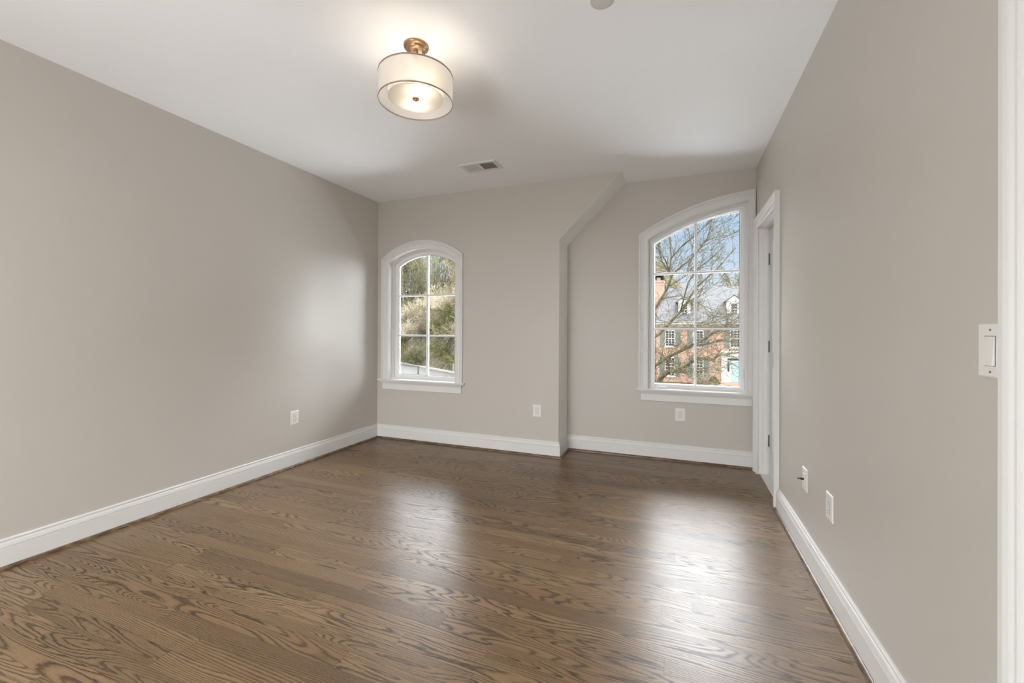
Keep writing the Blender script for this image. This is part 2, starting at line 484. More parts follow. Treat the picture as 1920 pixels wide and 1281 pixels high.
struct(slab('wall_left', [(YK - .2, -.2), (YB + .2, -.2), (YB + .2, H + .06), (YK - .2, H + .06)], [], YZ(XL, -1), .2, 'wall'))
# right wall with two door openings
D1A, D1B, D2A, D2B, DT = 3.54, 4.25, .32, 1.133, 2.155
struct(slab('wall_right', [(YK - .2, -.2), (D2A - .01, -.2), (D2A - .01, DT + .01), (D2B + .01, DT + .01), (D2B + .01, -.2), (D1A - .01, -.2), (D1A - .01, DT + .01), (D1B + .01, DT + .01), (D1B + .01, -.2), (YR + .2, -.2), (YR + .2, H + .06), (YK - .2, H + .06)],
            [], YZ(XR), .14, 'wall'))
struct(slab('wall_rear', [(XL - .2, -.2), (XR + .2, -.2), (XR + .2, H + .06), (XL - .2, H + .06)], [[(-3.1, .25), (-.75, .25), (-.75, 2.55), (-3.1, 2.55)]], (lambda a, b, d: (a, YK - d, b)), .2, 'wall'))  # hole added for extra daylight

# frame of an opening added behind the viewpoint to let in daylight
w3 = MB()
for x0, x1, z0, z1 in ((-3.1, -3.04, .25, 2.55), (-.81, -.75, .25, 2.55), (-3.1, -.75, .25, .31), (-3.1, -.75, 2.49, 2.55), (-1.95, -1.90, .3, 2.5)):
    w3.box(x0, x1, YK - .14, YK - .06, z0, z1)
w3 = struct(w3.build('window_3', 'sash'))

def window(n, outf, yw, depths, gd, mul_x, rows, zbot_glass, xg, sillx, apronx):
    root = loft('window_%d' % n, outf, [(0, -.004), (0, depths[0]), (-.010, depths[0]), (-.010, depths[0] + .012), (-.020, depths[0] + .012), (-.020, depths[1]), (.03, depths[1] + .0), (.03, depths[1] + .11)],
                True, yw, 'trim', None, lambda o: SILL + (-o if o < 0 else -o) * .8)
    struct(root)
    zb = lambda o: SILL - o * .82
    sash = loft('sash', outf, [(-.018, depths[1] + .03), (-.018, depths[1] - .004), (-.044, depths[1] - .004), (-.050, depths[1] + .002), (-.0575, gd - .006), (-.0575, gd + .02)], True, yw, 'sash', root, zb)
    g = outf(-.056, zb(-.056))
    mesh('pane', [(x, yw + gd, z) for x, z in g], [tuple(range(len(g)))], 'glass', root, fix=False)
    gasket = loft('glazing_gasket', outf, [(-.0565, gd + .001), (-.0605, gd + .001)], True, yw, 'dark', root, zb)
    mun = MB()
    import bisect
    pts = [p for p in g[1:-1]]
    def ztop(x):
        for (xa, za), (xb, zb_) in zip(pts, pts[1:]):
            if xa <= x <= xb: return za + (zb_ - za) * (x - xa) / (xb - xa)
        return pts[0][1]
    hw = .0105
    def bar_v(x, z0, z1):
        mun.prism([(x - hw, gd - .004), (x - hw, gd - .009), (x - .005, gd - .019), (x + .005, gd - .019), (x + hw, gd - .009), (x + hw, gd - .004)], lambda a, b, d: (a, yw + b, d), z0, z1)
        mun.box(x - hw, x + hw, yw + gd + .004, yw + gd + .018, z0, z1)
    def bar_h(z, x0, x1):
        mun.prism([(z - hw, gd - .004), (z - hw, gd - .009), (z - .005, gd - .0185), (z + .005, gd - .0185), (z + hw, gd - .009), (z + hw, gd - .004)], lambda a, b, d: (d, yw + b, a), x0, x1)
        mun.box(x0, x1, yw + gd + .0045, yw + gd + .0175, z - hw, z + hw)
    bar_v(mul_x, zbot_glass - .005, ztop(mul_x) + .004)
    for z in rows: bar_h(z, xg[0] - .003, xg[1] + .003)
    mun.build('muntin_grid', 'sash', root)
    prof = [(o, -d) for o, d in CAS]
    cs = loft('window_casing', outf, prof, False, yw, 'trim', root, lambda o: SILL)
    # stool with rounded nose
    s = MB(); x0, x1 = sillx
    yn = yw - .047
    nose = [(yw + depths[0] + .02, SILL), (yn + .008, SILL), (yn + .002, SILL - .004), (yn, SILL - .010), (yn + .002, SILL - .017), (yn + .008, SILL - .021), (yw + depths[0] + .02, SILL - .021)]
    inner = outf(0, 0); xi0, xi1 = inner[0][0], inner[-1][0]
    s.prism([(min(a, yw), b) for a, b in nose], lambda a, b, d: (d, a, b), x0, x1)
    s.box(xi0, xi1, yw - .002, yw + depths[1] + .02, SILL - .021, SILL - .0003)
    s.build('window_sill', 'trim', root)
    # bed moulding and apron
    ap = MB(); a0, a1 = apronx; zt = SILL - .021
    pr = [(0, zt), (.036, zt), (.034, zt - .008), (.028, zt - .014), (.022, zt - .024), (.019, zt - .028), (.019, zt - .031), (.0155, zt - .034), (.0155, zt - .094), (.012, zt - .098), (0, zt - .098)]
    V = []; Fc = []
    n_ = len(pr)
    for xs, sg in ((a0, -1), (a1, 1)):
        for d, z in pr: V.append((xs + sg * max(0, d - .0155) * (1 if (sg < 0 or n == 1) else 0), yw - d, z))
    Fc = [(i, i + 1, n_ + i + 1, n_ + i) for i in range(n_ - 1)] + [tuple(range(n_)), tuple(range(2 * n_ - 1, n_ - 1, -1))]
    mesh('apron', V, Fc, 'trim', root)
    return root
W1 = window(1, out1, YB, (.062, .098), .122, -2.6548, (1.648, 1.185), .733, (-3.04, -2.284), (-3.226, -2.107), (-3.172, -2.150))
W2 = window(2, out2, YR, (.030, .066), .100, .1735, (1.823, 1.2745), .733, (-.203, .553), (-.374, XR - .0285), (-.325, XR - .0285))
# crank and lock of the right-hand casement
cr = MB()
cr.prism([(-.185, .686), (-.075, .686), (-.085, .708), (-.172, .708)], lambda a, b, d: (a, YR + .026 + d, b), 0, .035)
ch = cr.build('crank_cover', 'sash', W2, bevel=.003)
MB().tube([(-.165, YR + .022, .7), (-.13, YR + .014, .703), (-.10, YR + .018, .699)], [.004, .005, .004], 8).build('crank_handle', 'sash', ch, True)
MB().box(.575, .585, YR + .035, YR + .06, .80, .90).box(.570, .579, YR + .028, YR + .04, .83, .905).build('sash_lock', 'sash', W2, bevel=.002)
MB().box(-2.30, -2.285, YB + .07, YB + .09, .80, .88).build('sash_lock', 'sash', W1, bevel=.002)

# baseboards: mitred sweep round the room
BP = [(0, .155), (.005, .155), (.0075, .152), (.0085, .147), (.0075, .1435), (.0042, .1425), (.0042, .1395), (.0095, .137), (.0115, .130), (.0125, .121), (.0135, .1175), (.0135, .1145), (.0092, .1135), (.0092, .1115), (.0155, .1105), (.0155, .0), (0, 0)]
BP = [(d * 1.25, z) for d, z in BP]
SH = [(.019, .0)] + [(.019 + .017 * math.cos(a), .019 * math.sin(a)) for a in [i * math.pi / 16 for i in range(9)]] + [(.019, .019)]
def sweep(path, prof, segs):
    P = [Vector(p).to_2d() for p in path]
    nrm = []
    for a, b in zip(P, P[1:]):
        d = (b - a).normalized(); nrm.append(Vector((d.y, -d.x)))
    def off(i, d):
        if i == 0: return P[0] + nrm[0] * d
        if i == len(P) - 1: return P[-1] + nrm[-1] * d
        n1, n2 = nrm[i - 1], nrm[i]
        return P[i] + (n1 + n2) * (d / (1 + n1.dot(n2)))
    V, Fc = [], []; n = len(prof)
    for i in segs:
        q = len(V)
        for j in (i, i + 1):
            for d, z in prof:
                p = off(j, d); V.append((p.x, p.y, z))
        Fc += [(q + k_, q + k_ + 1, q + n + k_ + 1, q + n + k_) for k_ in range(n - 1)]
        Fc += [tuple(range(q, q + n)), tuple(range(q + 2 * n - 1, q + n - 1, -1))]
    return V, Fc
PATH = [(XL, YK), (XL, YB), (XJ, YB), (XJ, YR), (XR, YR), (XR, D1B + .092)]
PATHR = [(XR, D1A - .092), (XR, D2B + .092)]
for nm, path, segs in (('left', PATH, [0]), ('back', PATH, [1]), ('bay', PATH, [2]), ('dormer', PATH, [3]), ('right', PATH, [4]), ('right_near', PATHR, [0])):
    V, Fc = sweep(path, BP, segs); b = struct(mesh('baseboard_' + nm, V, Fc, 'trim'))
    V, Fc = sweep(path, SH, segs); mesh('shoe_molding', V, Fc, 'shoe', b)

# doors on the right wall
def door(n, ya, yb, leaf_x, hinges, hinge_side):
    def rect(o, zb): return [(ya - o, 0), (ya - o, DT + o), (yb + o, DT + o), (yb + o, 0)]
    def lo(name, prof, mat, parent):
        V, Fc = [], []
        for o, d in prof: V += [(XR + d, a, z) for a, z in rect(o, 0)]
        for i in range(len(prof) - 1):
            for k_ in range(3):
                a = i * 4 + k_; Fc.append((a, a + 1, a + 5, a + 4))
        return mesh(name, V, Fc, mat, parent)
    root = struct(lo('door_%d' % n, [(0, -.002), (0, .034), (-.0125, .034), (-.0125, .070), (-.001, .070), (-.001, .13)], 'trim', None))
    lo('door_casing', [(o, -d * 1.12) for o, d in CAS], 'trim', root)
    leaf = MB(); g = .003
    x0, x1 = leaf_x, leaf_x + .035
    leaf.box(x0 + .006, x1, ya + g, yb - g, .012, DT - g)
    w_ = yb - ya
    # stiles, rails and raised fields of a two-panel door
    for a0, a1, z0, z1 in ((ya + g, ya + .115, .012, DT - g), (yb - .115, yb - g, .012, DT - g), (ya + .115, yb - .115, .012, .24), (ya + .115, yb - .115, .95, 1.08), (ya + .115, yb - .115, DT - .13, DT - g)):
        leaf.box(x0, x0 + .0065, a0, a1, z0, z1)
    lf = leaf.build('door_leaf', 'trim', root)
    for z in hinges:
        y = yb if hinge_side > 0 else ya
        hg = MB().tube([(x0 - .004, y - .004 * hinge_side, z - .05), (x0 - .004, y - .004 * hinge_side, z + .05)], .0055, 8)
        hg.build('hinge', 'hinge', root, True)
    kn = MB(); yk = ya + .07 if hinge_side > 0 else yb - .07
    kn.V = []; ks = MB().lathe([(0.0005, 0), (.028, 0), (.028, .006), (.011, .008), (.010, .03), (.024, .036), (.028, .048), (.022, .058), (.0005, .062)], seg=24)
    ks.V = [(x0 - z, yk + a, .96 + b) for a, b, z in ks.V]
    ks.build('door_knob', 'steel', lf, True)
    return root
D1 = door(1, D1A, D1B, .757, (1.88, 1.12, .30), 1)
D2 = door(2, D2A, D2B, .700, (1.9, 1.1, .3), -1)
struct(MB().box(XR + .012, .80, D1A, D1B, -.05, .010).build('trim_1', 'trim', bevel=.002))
struct(MB().box(XR + .012, .80, D2A, D2B, -.05, .010).build('trim_2', 'trim', bevel=.002))

# ---------------------------------------------------------------- wall plates
def screw(parent, x, z, y=-.0068):
    s = MB().lathe([(.0004, 0), (.0028, 0), (.0034, .0006)], seg=14)
    s.V = [(x + a, y + b_ * -1 + .0006, z + b) for a, b, b_ in s.V]
    return s.build('screw', 'plastic', parent, True)
def plate(parent, hw_, hh):
    p = MB()
    prof = [(0, 0), (.0, .002), (.0025, .0048), (.0055, .0062)]
    V, Fc = [], []
    for ins, d in prof: V += [(x, -d, z) for x, z in ((-hw_ + ins, -hh + ins), (hw_ - ins, -hh + ins), (hw_ - ins, hh - ins), (-hw_ + ins, hh - ins))]
    for i in range(3):
        for k_ in range(4): Fc.append((i * 4 + k_, i * 4 + (k_ + 1) % 4, i * 4 + 4 + (k_ + 1) % 4, i * 4 + 4 + k_))
    Fc += [(12, 13, 14, 15), (0, 3, 2, 1)]
    return mesh('cover_plate', V, Fc, 'plastic', parent)
def receptacle(parent, zc):
    r, hh = .0172, .0142
    a0 = math.asin(hh / r); pts = []
    for i in range(9): an = -a0 + 2 * a0 * i / 8; pts.append((r * math.cos(an), r * math.sin(an)))
    for i in range(9): an = math.pi - a0 + 2 * a0 * i / 8; pts.append((r * math.cos(an), r * math.sin(an)))
    b = MB()
    b.prism([(x * 1.07, z * 1.07) for x, z in pts], lambda a, b_, d: (a, -.0062 - d, zc + b_), -.001, .0003)
    gr = b.build('socket_recess', 'dark', parent)
    b = MB(); b.prism(pts, lambda a, b_, d: (a, -.0062 - d, zc + b_), 0, .0024)
    f = b.build('socket', 'plastic', parent, bevel=.0006)
    s = MB()
    for x, h_ in ((-.0063, .0042), (.0063, .0034)): s.box(x - .0011, x + .0011, -.0089, -.0083, zc + .003 - h_, zc + .003 + h_)
    g = [(.0024 * math.cos(a), .0024 * math.sin(a)) for a in [i * math.pi / 5 for i in range(10)]]
    s.prism([(x, z - .0075) for x, z in g], lambda a, b_, d: (a, -.0083 - d, zc + b_), 0, .0006)
    s.build('slot', 'dark', f)
    return f
def make_outlet():
    r = empty('wall_outlet')
    plate(r, .0445, .062); receptacle(r, .0195); receptacle(r, -.0195); screw(r, 0, 0)
    return r
def copy_tree(o, parent=None):
    c = o.copy(); COL.objects.link(c)
    if parent is not None: c.parent = parent
    for ch in [x for x in COL.objects if x.parent == o]: copy_tree(ch, c)
    return c
HP = math.pi / 2
GO = 'duplex outlets low on the walls'
OUT0 = make_outlet()
for i, (loc, rz, lab) in enumerate((((XL, 2.903, .443), HP, 'white duplex outlet on the long left wall, left of the small window'),
                                    ((-1.299, YB, .446), 0, 'white duplex outlet on the back wall between small window and boxed corner'),
                                    ((.037, YR, .445), 0, 'white duplex outlet centred under the large window sill'),
                                    ((XR, 2.39, .431), -HP, 'white duplex outlet on the right wall above the baseboard'))):
    o = OUT0 if i == 0 else copy_tree(OUT0)
    o.location = loc; o.rotation_euler = (0, 0, rz); tag(o, lab, 'outlet', GO)
cp = empty('cable_wall_plate', (XR, 2.797, .428), -HP)
tag(cp, 'white wall plate with black cable stub on right wall near the door', 'wall plate')
plate(cp, .0445, .062); MB().box(-.0168, .0168, -.0082, -.004, -.0335, .0335).build('insert', 'plastic', cp, bevel=.001)
for z in (.048, -.048): screw(cp, 0, z)
MB().tube([(0, -.006, 0), (0, -.024, .001)], .006, 12).tube([(0, -.024, .001), (-.001, -.038, .002)], .0032, 10).build('cable_stub', 'cable', cp, True)
sw = empty('light_switch', (XR, 1.2955, 1.2075), -HP)
tag(sw, 'white paddle light switch beside the near door casing on right wall', 'light switch')
plate(sw, .0445, .0625)
MB().box(-.018, .018, -.0066, -.004, -.0345, .0345).build('switch_recess', 'dark', sw)
pd = MB(); pd.prism([(-.0334, -.0125), (.0334, -.0072), (.0334, -.005), (-.0334, -.005)], lambda a, b, d: (d, b, a), -.0165, .0165)
pd.build('paddle', 'plastic', sw, bevel=.0008)
for z in (.048, -.048): screw(sw, 0, z)
bp_ = MB().lathe([(.0005, 0), (.042, 0), (.042, .0006), (.040, .0012), (.0005, .0012)], seg=40)
bp_.V = [(z, a, b) for a, b, z in bp_.V]

# ---------------------------------------------------------------- ceiling vent and cap
vent = empty('ceiling_vent', (-1.658, 3.482, H)); tag(vent, 'white rectangular air register in the ceiling behind the lamp', 'vent')
v = MB()
ox, oy, hz = .178, .101, .010
for x0, x1, y0, y1 in ((-ox, ox, -oy, -.071), (-ox, ox, .071, oy), (-ox, -.145, -.071, .071), (.145, ox, -.071, .071), (-.007, .007, -.071, .071)):
    v.box(x0, x1, y0, y1, -hz, 0)
v.build('register_frame', 'ventmetal', vent, bevel=.002)
MB().box(-.145, .145, -.071, .071, -.0015, 0).build('dark_duct_backing', 'dark', vent)  # dark plate in place of the duct's shade, no hole is cut
for x0, sgn in ((-.145, 1), (.007, -1)):
    b = MB(); n = 13; th_ = .0004 if sgn > 0 else .0012
    for i in range(n):
        xc = x0 + .138 * (i + .5) / n
        b.prism([(xc - .0044 * sgn - th_, -.0088), (xc - .0044 * sgn + th_, -.0088), (xc + .0044 * sgn + th_, -.0018), (xc + .0044 * sgn - th_, -.0018)], lambda a, b_, d: (a, d, b_), -.071, .071)
    b.box(x0, x0 + .138, -.0725, -.0705, -.009, -.002); b.box(x0, x0 + .138, .0705, .0725, -.009, -.002)
    b.build('louver_bank', 'ventmetal', vent)
MB().box(.150, .156, -.01, .01, -.018, -.009).build('damper_lever', 'ventmetal', vent)
cap = MB().lathe([(.0005, H - .006), (.040, H - .006), (.0425, H - .004), (.0425, H - .0005), (.0530, H - .0005), (.0535, H)], seg=48)
cap.V = [(x - .316, y + 1.925, z) for x, y, z in cap.V]
tag(cap.build('sprinkler_cover', 'cap', None, True), 'flat round pale disc on the ceiling at the top edge of view', 'ceiling disc')

# ---------------------------------------------------------------- ceiling lamp
LX, LY = -1.278, 1.887
lamp = empty('ceiling_lamp', (LX, LY, H))
tag(lamp, 'lit semi-flush drum ceiling lamp with sheer white shade and bronze canopy', 'ceiling lamp')
z0 = -H
def lz(prof): return [(r, z - H) for r, z in prof]
cn = MB().lathe(lz([(.0005, 2.712), (.030, 2.711), (.046, 2.715), (.050, 2.722), (.050, 2.7255), (.056, 2.7265), (.062, 2.729), (.065, 2.734), (.065, 2.7399)]), seg=64).build('canopy', 'bronze', lamp, True)
for a in (.6, .6 + math.pi):
    s = MB().lathe([(.0005, -.0345), (.0035, -.034), (.0045, -.030), (.0045, -.027)], .033 * math.cos(a), .033 * math.sin(a), 16)
    s.build('canopy_screw', 'hinge', cn, True)
MB().lathe(lz([(.011, 2.712), (.011, 2.700), (.006, 2.698), (.006, 2.452)]), seg=20).build('stem', 'bronze', lamp, True)
sp = MB()
for a in (0.3, .3 + 2 * math.pi / 3, .3 + 4 * math.pi / 3):
    sp.tube([(0, 0, 2.574 - H), (.189 * math.cos(a), .189 * math.sin(a), 2.574 - H)], .0016, 6)
sp.build('shade_spider', 'rim', lamp)
shade = MB().lathe(lz([(.190, 2.446), (.190, 2.580)]), seg=96).build('drum_shade', 'organza', lamp, True, fix=False)
for z in (2.446, 2.580):
    r = MB()
    pr = [((.190 + .0022 * math.cos(a)), z - H + .0042 * math.sin(a)) for a in [i * math.pi / 4 for i in range(9)]]
    r.lathe(pr, seg=96).build('shade_rim', 'rim', shade, True)
inn = MB().lathe(lz([(.143, 2.464), (.143, 2.568)]), seg=80).build('inner_shade', 'linen', lamp, True, fix=False)
MB().lathe(lz([(.0065, 2.466), (.142, 2.466)]), seg=80).build('diffuser', 'frost', lamp, True, fix=False)
r = MB(); r.lathe([(.143 + .0013 * math.cos(a), 2.464 - H + .0015 * math.sin(a)) for a in [i * math.pi / 4 for i in range(9)]], seg=80).build('inner_rim', 'plastic', inn, True)
MB().lathe(lz([(.0005, 2.449), (.006, 2.4495), (.0095, 2.452), (.0085, 2.456), (.0165, 2.4575), (.0185, 2.4605), (.0175, 2.4645), (.006, 2.466)]), seg=32).build('finial', 'bronze', lamp, True)
for a in (-.70, 2.2):
    bx, by = .072 * math.cos(a), .072 * math.sin(a)
    so = MB().lathe(lz([(.0005, 2.560), (.013, 2.560), (.014, 2.545), (.014, 2.530), (.0005, 2.530)]), bx, by, 20).build('bulb_socket', 'plastic', lamp, True)
    bu = MB().lathe(lz([(.0005, 2.476), (.012, 2.478), (.021, 2.485), (.025, 2.496), (.023, 2.508), (.016, 2.520), (.012, 2.530)]), bx, by, 24).build('bulb', 'bulb', so, True)
ar = MB()
ar.tube([(.072 * math.cos(-.7), .072 * math.sin(-.7), 2.562 - H), (.072 * math.cos(2.2), .072 * math.sin(2.2), 2.562 - H)], .004, 8).build('socket_bar', 'steel', lamp, True)

# ================================================================= outdoors
GZ = -3.45
# ground
gr = struct(mesh('ground_lawn', [(-300, 6, GZ), (300, 6, GZ), (300, 390, GZ), (-300, 390, GZ)], [(0, 1, 2, 3)], 'lawn', fix=False))
# added metal reflector, unseen below the windows, bouncing sky light onto the ceiling
lr = MB(); lr.V = [(-7, 4.75, .02), (4, 4.75, .02), (4, 9.0, -.33), (-7, 9.0, -.33), (-7, 4.75, -.25), (4, 4.75, -.25), (4, 9.0, -.58), (-7, 9.0, -.58)]
lr.F = [(0, 1, 2, 3), (7, 6, 5, 4), (0, 4, 5, 1), (1, 5, 6, 2), (2, 6, 7, 3), (3, 7, 4, 0)]
struct(lr.build('bounce_reflector', pbr('bright_metal_reflector', (.74, .74, .75), .38, metal=1)))
struct(MB().box(-6.8, 3.8, 4.8, 8.8, GZ, -.6).build('reflector_base', 'brick'))  # unseen block under the added reflector
# road in front of the wooded bank
def gpt(u, v, z=GZ):
    r_ = FWD + RGT * ((u - 960) / F_PX) + UPV * ((CY - v) / F_PX)
    return CAM + r_ * ((z - CAM_H) / r_.z)
ka, kb = gpt(752, 682), gpt(852, 701)
kd = (kb - ka).normalized(); kn_ = Vector((kd.y, -kd.x, 0))
if kn_.y > 0: kn_ = -kn_
k0, k1 = ka - kd * 30, kb + kd * 3
rd = [k0, k1, k1 + kn_ * 9, k0 + kn_ * 9]
struct(mesh('ground_road', [(p.x, p.y, GZ + .02) for p in rd], [(0, 1, 2, 3)], 'road', fix=False))
kbm = MB(); pr = [(0, 0), (0, .16), (-.3, .16), (-.3, 0)]
V = []
for p in (k0, k1):
    for a, z in pr: q = p + kn_ * a; V.append((q.x, q.y, GZ + .02 + z))
struct(mesh('trim_3', V, [(0, 1, 5, 4), (1, 2, 6, 5), (2, 3, 7, 6), (0, 3, 2, 1), (4, 5, 6, 7)], 'kerb'))
pp = gpt(784, 702, GZ)
tag(MB().tube([(pp.x, pp.y, GZ), (pp.x, pp.y, GZ + .85)], .06, 8).build('post', 'bark'), 'short dark post at the pale roadside seen through the small window', 'post')
# wooded bank
rng = random.Random(5)
V, Fc = [], []; NX, NY = 60, 26
hn = -kn_
def bank_z(s, d):
    base = GZ + 13.5 * (1 - math.exp(-d / 11.0)) * (1 + max(-4, min(30, 46 - s)) * .014) * (1 - .25 * math.sin(s * .11)) * min(1, max(0, (62 - s) / 14))
    return base + .25 * math.sin(s * .9 + d * .5) + .2 * math.sin(s * .37 - d * 1.1)
for j in range(NY + 1):
    for i in range(NX + 1):
        s_, d_ = i * 60 / NX, .3 + j * 34 / NY
        p = k0 + kd * s_ + hn * d_
        V.append((p.x, p.y, bank_z(s_, d_ - .3) if j else GZ))
for j in range(NY):
    for i in range(NX):
        a = j * (NX + 1) + i; Fc.append((a, a + 1, a + NX + 2, a + NX + 1))
struct(mesh('ground_bank', V, Fc, 'hill', smooth=True, fix=False))

# trees and brush
def grow(mb, rng, p, d, length, r, lev, maxlev, spread, up, nseg=4, kids=(3, 5), sides=5, wob=.18, rmin=.003):
    pts, rad = [p.copy()], [r]; dirs = []
    d = d.normalized()
    for i in range(nseg):
        d = (d + Vector((rng.gauss(0, wob), rng.gauss(0, wob), rng.gauss(0, wob) + up))).normalized()
        p = p + d * length / nseg; pts.append(p.copy()); rad.append(max(rmin, r * (1 - .62 * (i + 1) / nseg))); dirs.append(d.copy())
    mb.tube(pts, rad, sides if lev == 0 else (4 if lev == 1 else 3), caps=False)
    if lev < maxlev:
        for _ in range(rng.randint(*kids)):
            i = rng.randint(1, nseg); tt = rng.random()
            q = pts[i - 1].lerp(pts[i], tt)
            ax = Vector((rng.gauss(0, 1), rng.gauss(0, 1), rng.gauss(0, 1))).normalized()
            nd = (dirs[i - 1] + ax * spread).normalized()
            grow(mb, rng, q, nd, length * rng.uniform(.45, .72), max(rmin, rad[i] * .62), lev + 1, maxlev, spread, up, max(2, nseg - 1), kids, sides, wob, rmin)
def bare_tree(name, base, height, r, mat, seed, lab=None, maxlev=4, spread=.75, up=.05, kids=(4, 6), rmin=.012):
    rg = random.Random(seed); mb = MB()
    grow(mb, rg, Vector((0, 0, 0)), Vector((rg.gauss(0, .08), rg.gauss(0, .05), 1)), height * .55, r, 0, maxlev, spread, up, 5, kids, 6, .10, rmin)
    o = mb.build(name, mat, fix=False); o.location = base
    if lab: tag(o, lab, 'tree')
    return o
def brush(seed, w_, h_, n, mat, rmin=.011):
    rg = random.Random(seed); mb = MB()
    for _ in range(n):
        x, y = rg.gauss(0, w_ * .33), rg.gauss(0, w_ * .33)
        d = Vector((x * .35 + rg.gauss(0, .35), y * .35 + rg.gauss(0, .35), 1))
        grow(mb, rg, Vector((x * .5, y * .5, -.2)), d, h_ * rg.uniform(.5, 1.0), rg.uniform(.014, .03), 1, 3, .8, -.03, 3, (3, 5), 3, .25, rmin)
    return mb.build('brush_shrub', mat, fix=False)
def onbank(s_, d_): p = k0 + kd * s_ + hn * d_; return Vector((p.x, p.y, bank_z(s_, d_ - .3) - .05))

# --- brush on the bank (three kinds copied)
protos = [brush(11, 4.2, 1.9, 110, 'twigtan'), brush(12, 4.0, 1.7, 110, 'twigolive'), brush(13, 4.2, 2.2, 80, 'twigpale')]
labs = ['tan leafless shrub in the thicket on the bank beyond the small window', 'olive leafless shrub in the thicket on the bank beyond the small window',
        'pale straw-coloured shrub in the thicket on the bank beyond the small window']
grp = ['tan brush on the bank', 'olive brush on the bank', 'pale brush on the bank']
rb = random.Random(21); used = [0, 0, 0]; spots = []
for row_, d_ in enumerate((1.6, 3.6, 6.0, 8.8, 12, 16, 20.5)):
    for i in range(15):
        spots.append((16 + i * 2.35 + rb.uniform(-.7, .7) + (row_ % 2) * 1.1, d_ + rb.uniform(-.8, .8), row_))
for s_, d_, row_ in spots:
    kx = rb.choice((0, 0, 1, 1, 2)) if row_ else rb.choice((0, 1, 1))
    src = protos[kx]; o = src if used[kx] == 0 else src.copy()
    if used[kx]: COL.objects.link(o)
    used[kx] += 1
    o.location = onbank(s_, d_); o.rotation_euler = (0, 0, rb.uniform(0, 6.28)); q = rb.uniform(.6, .95) if row_ == 0 else rb.uniform(.8, 1.3); o.scale = (q, q, q)
    tag(o, labs[kx], 'shrub', grp[kx])

# --- thin saplings standing in the thicket
sap = [bare_tree('sapling', (0, 0, 0), 6.5, .06, 'twigtan', 61, None, 4, .8, .05, (4, 6), .013), bare_tree('sapling', (0, 0, 0), 6.0, .07, 'twigpale', 64, None, 4, .9, .02, (4, 6), .014)]
us = [0, 0]
for i in range(34):
    kx = 1 if i % 4 == 0 else 0
    o = sap[kx] if us[kx] == 0 else sap[kx].copy()
    if us[kx]: COL.objects.link(o)
    us[kx] += 1
    o.location = onbank(22 + rb.uniform(0, 29), rb.uniform(3, 24)); o.rotation_euler = (rb.uniform(-.15, .15), rb.uniform(-.15, .15), rb.uniform(0, 6.28)); q = rb.uniform(.7, 1.15); o.scale = (q, q, q)
    tag(o, ('slender tan leafless sapling standing in the brush beyond the small window', 'pale-barked leafless sapling standing in the brush beyond the small window')[kx], 'sapling', ('tan saplings on the bank', 'pale saplings on the bank')[kx])

# --- bare trees on the bank against the sky
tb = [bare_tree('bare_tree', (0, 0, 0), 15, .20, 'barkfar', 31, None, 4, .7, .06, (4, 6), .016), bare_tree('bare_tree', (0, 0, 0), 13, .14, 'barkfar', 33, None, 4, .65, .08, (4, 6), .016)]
def fromview(u, Y, z): p = at(u, 617, Y); return Vector((p.x, p.y, z))
tspec = [(0, 757, 63, 1.0, 1.1, 'bare tree hugging the left jamb of the small window'), (1, 778, 60, 1.0, 4.4, 'slender bare tree between left jamb and mullion of the small window'), (1, 800, 70, 1.1, .7, 'hazy bare tree directly behind the mullion of the small window'), (0, 812, 60, 1.0, .2, 'tall bare tree just right of the mullion in the small window'), (1, 828, 64, 1.05, 2.0, 'thin bare tree at mid right of the small window upper pane'),
         (0, 844, 62, .95, 4.0, 'bare tree at the far right edge of the small window upper pane'), (1, 790, 66, .95, 3.1, 'bare tree left of the mullion in the small window'),
         (0, 766, 68, .9, 5.1, 'bare tree at the left side of the small window upper pane')]
cnt = [0, 0]
for kx, u_, Y_, sc_, rz_, lb in tspec:
    o = tb[kx] if cnt[kx] == 0 else tb[kx].copy()
    if cnt[kx]: COL.objects.link(o)
    cnt[kx] += 1
    o.location = fromview(u_, Y_, 5.5); o.rotation_euler = (0, 0, rz_); o.scale = (sc_,) * 3
    tag(o, lb, 'tree', 'bare trees on the bank')
# --- greenish evergreens at upper left of the small window
def evergreen(name, h_, r_, seed, n=5200):
    rg = random.Random(seed); root = empty(name); V, Fc = [], []
    for _ in range(n):
        t_ = rg.random() ** .8; z = h_ * (.06 + .94 * t_)
        rr = r_ * (1 - t_) ** .8 * math.sqrt(rg.random()) + .05; a = rg.uniform(0, 6.283)
        c_ = Vector((rr * math.cos(a), rr * math.sin(a), z)); s_ = rg.uniform(.10, .22) * h_ / 9
        a1 = Vector((math.cos(a), math.sin(a), rg.uniform(-.5, .2))).normalized() * s_ * 1.8; b1 = Vector((rg.gauss(0, 1), rg.gauss(0, 1), rg.gauss(0, 1))).normalized() * s_ * .6
        q = len(V); V += [c_ - a1 * .4 - b1, c_ - a1 * .4 + b1, c_ + a1]; Fc.append((q, q + 1, q + 2))
    mesh('foliage', V, Fc, 'needle', root, fix=False)
    MB().tube([(0, 0, 0), (0, 0, h_ * .9)], [.02 * h_, .003 * h_], 7).build('trunk', 'bark', root)
    return root
e1 = evergreen('evergreen_tree', 14, 5.5, 3, 5200); e1.location = fromview(771, 76, 5.0); tag(e1, 'dull green conifer behind the thicket at upper left of the small window', 'tree')
e2 = evergreen('evergreen_tree', 12.5, 2.3, 4, 4200); e2.location = (-2.1, 60, GZ - .5 + .6); tag(e2, 'dark green conifer rising behind the brick chimney', 'tree')
e2.location.z = GZ

